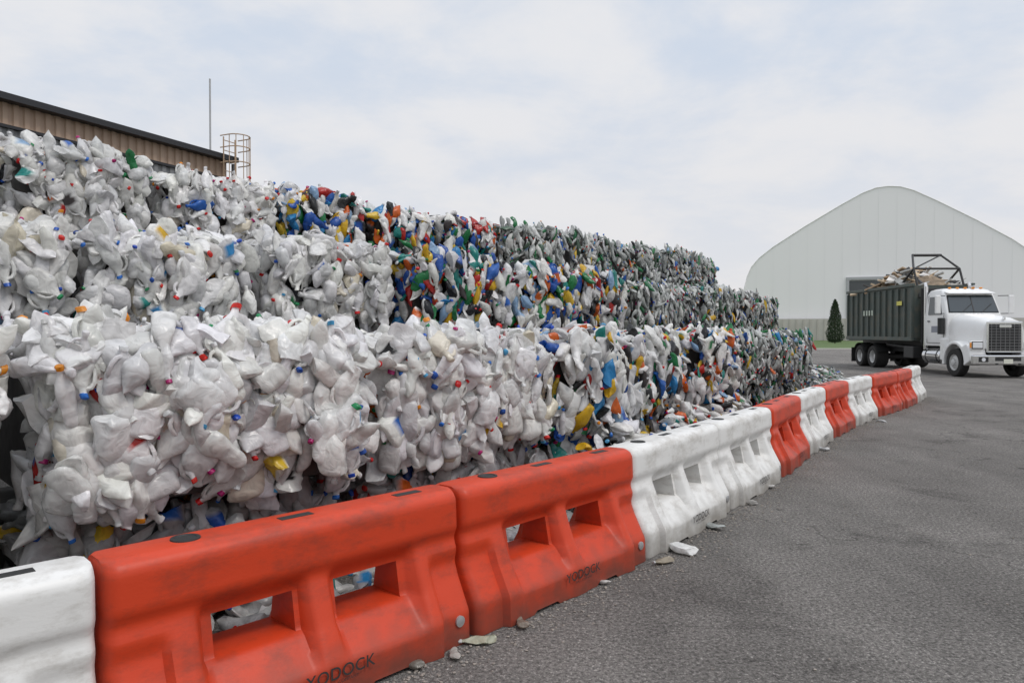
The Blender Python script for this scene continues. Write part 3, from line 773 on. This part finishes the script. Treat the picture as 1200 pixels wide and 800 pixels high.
# ------------------------------------------------------------------ world, sun, camera
W=bpy.data.worlds.new('World');S.world=W;W.use_nodes=True
N,L=W.node_tree.nodes,W.node_tree.links
bg=N['Background'];bg.inputs['Strength'].default_value=.1
sunel,sunaz=math.radians(56),math.radians(120)
sk=N.new('ShaderNodeTexSky');sk.sky_type='NISHITA';sk.sun_disc=False;sk.sun_elevation=sunel;sk.sun_rotation=sunaz;sk.dust_density=3
tc=N.new('ShaderNodeTexCoord');sp=N.new('ShaderNodeSeparateXYZ');L.new(tc.outputs['Generated'],sp.inputs[0])
az=N.new('ShaderNodeMath');az.operation='ABSOLUTE';L.new(sp.outputs['Z'],az.inputs[0])
ad=N.new('ShaderNodeMath');ad.operation='ADD';L.new(az.outputs[0],ad.inputs[0]);ad.inputs[1].default_value=.22
dv=N.new('ShaderNodeVectorMath');dv.operation='DIVIDE';L.new(tc.outputs['Generated'],dv.inputs[0])
cb=N.new('ShaderNodeCombineXYZ')
for k in range(3): L.new(ad.outputs[0],cb.inputs[k])
L.new(cb.outputs[0],dv.inputs[1])
ns=N.new('ShaderNodeTexNoise');ns.inputs['Scale'].default_value=1.9;ns.inputs['Detail'].default_value=7;ns.inputs['Roughness'].default_value=.57;ns.inputs['Distortion'].default_value=.2
L.new(dv.outputs[0],ns.inputs['Vector'])
mr=N.new('ShaderNodeMapRange');mr.interpolation_type='SMOOTHSTEP';mr.inputs['From Min'].default_value=.36;mr.inputs['From Max'].default_value=.63;L.new(ns.outputs['Fac'],mr.inputs['Value'])
mx=N.new('ShaderNodeMix');mx.data_type='RGBA';mx.inputs['A'].default_value=(6.5,7.2,8.3,1);mx.inputs['B'].default_value=(8.3,8.35,8.6,1);L.new(mr.outputs['Result'],mx.inputs['Factor'])
hz=N.new('ShaderNodeMapRange');hz.inputs['From Min'].default_value=0;hz.inputs['From Max'].default_value=.34;hz.inputs['To Min'].default_value=.85;hz.inputs['To Max'].default_value=0;L.new(az.outputs[0],hz.inputs['Value'])
m2=N.new('ShaderNodeMix');m2.data_type='RGBA';L.new(hz.outputs['Result'],m2.inputs['Factor']);L.new(mx.outputs['Result'],m2.inputs['A']);m2.inputs['B'].default_value=(8.3,8.1,8.1,1)
m3=N.new('ShaderNodeMix');m3.data_type='RGBA';m3.inputs['Factor'].default_value=.05;L.new(m2.outputs['Result'],m3.inputs['A']);L.new(sk.outputs['Color'],m3.inputs['B'])
zr=N.new('ShaderNodeMapRange');zr.interpolation_type='SMOOTHSTEP';zr.inputs['From Min'].default_value=.45;zr.inputs['From Max'].default_value=.9;zr.inputs['To Min'].default_value=1;zr.inputs['To Max'].default_value=1.7;L.new(sp.outputs['Z'],zr.inputs['Value'])
zs=N.new('ShaderNodeVectorMath');zs.operation='SCALE';L.new(m3.outputs['Result'],zs.inputs[0]);L.new(zr.outputs['Result'],zs.inputs['Scale'])
L.new(zs.outputs[0],bg.inputs['Color'])
sl=bpy.data.lights.new('sun','SUN');sl.energy=1.3;sl.angle=math.radians(14);sl.color=(1,.955,.90)
so=bpy.data.objects.new('sun',sl)
dirv=Vector((math.sin(sunaz)*math.cos(sunel),math.cos(sunaz)*math.cos(sunel),math.sin(sunel)))
so.rotation_euler=dirv.to_track_quat('Z','Y').to_euler();link(so)
cd=bpy.data.cameras.new('camera');cd.lens=25.2;cd.sensor_width=36;cd.clip_end=4000;cd.clip_start=.05
co=bpy.data.objects.new('camera',cd);co.location=(0,0,1.7);co.rotation_euler=(math.radians(90-.82),0,0);link(co);S.camera=co
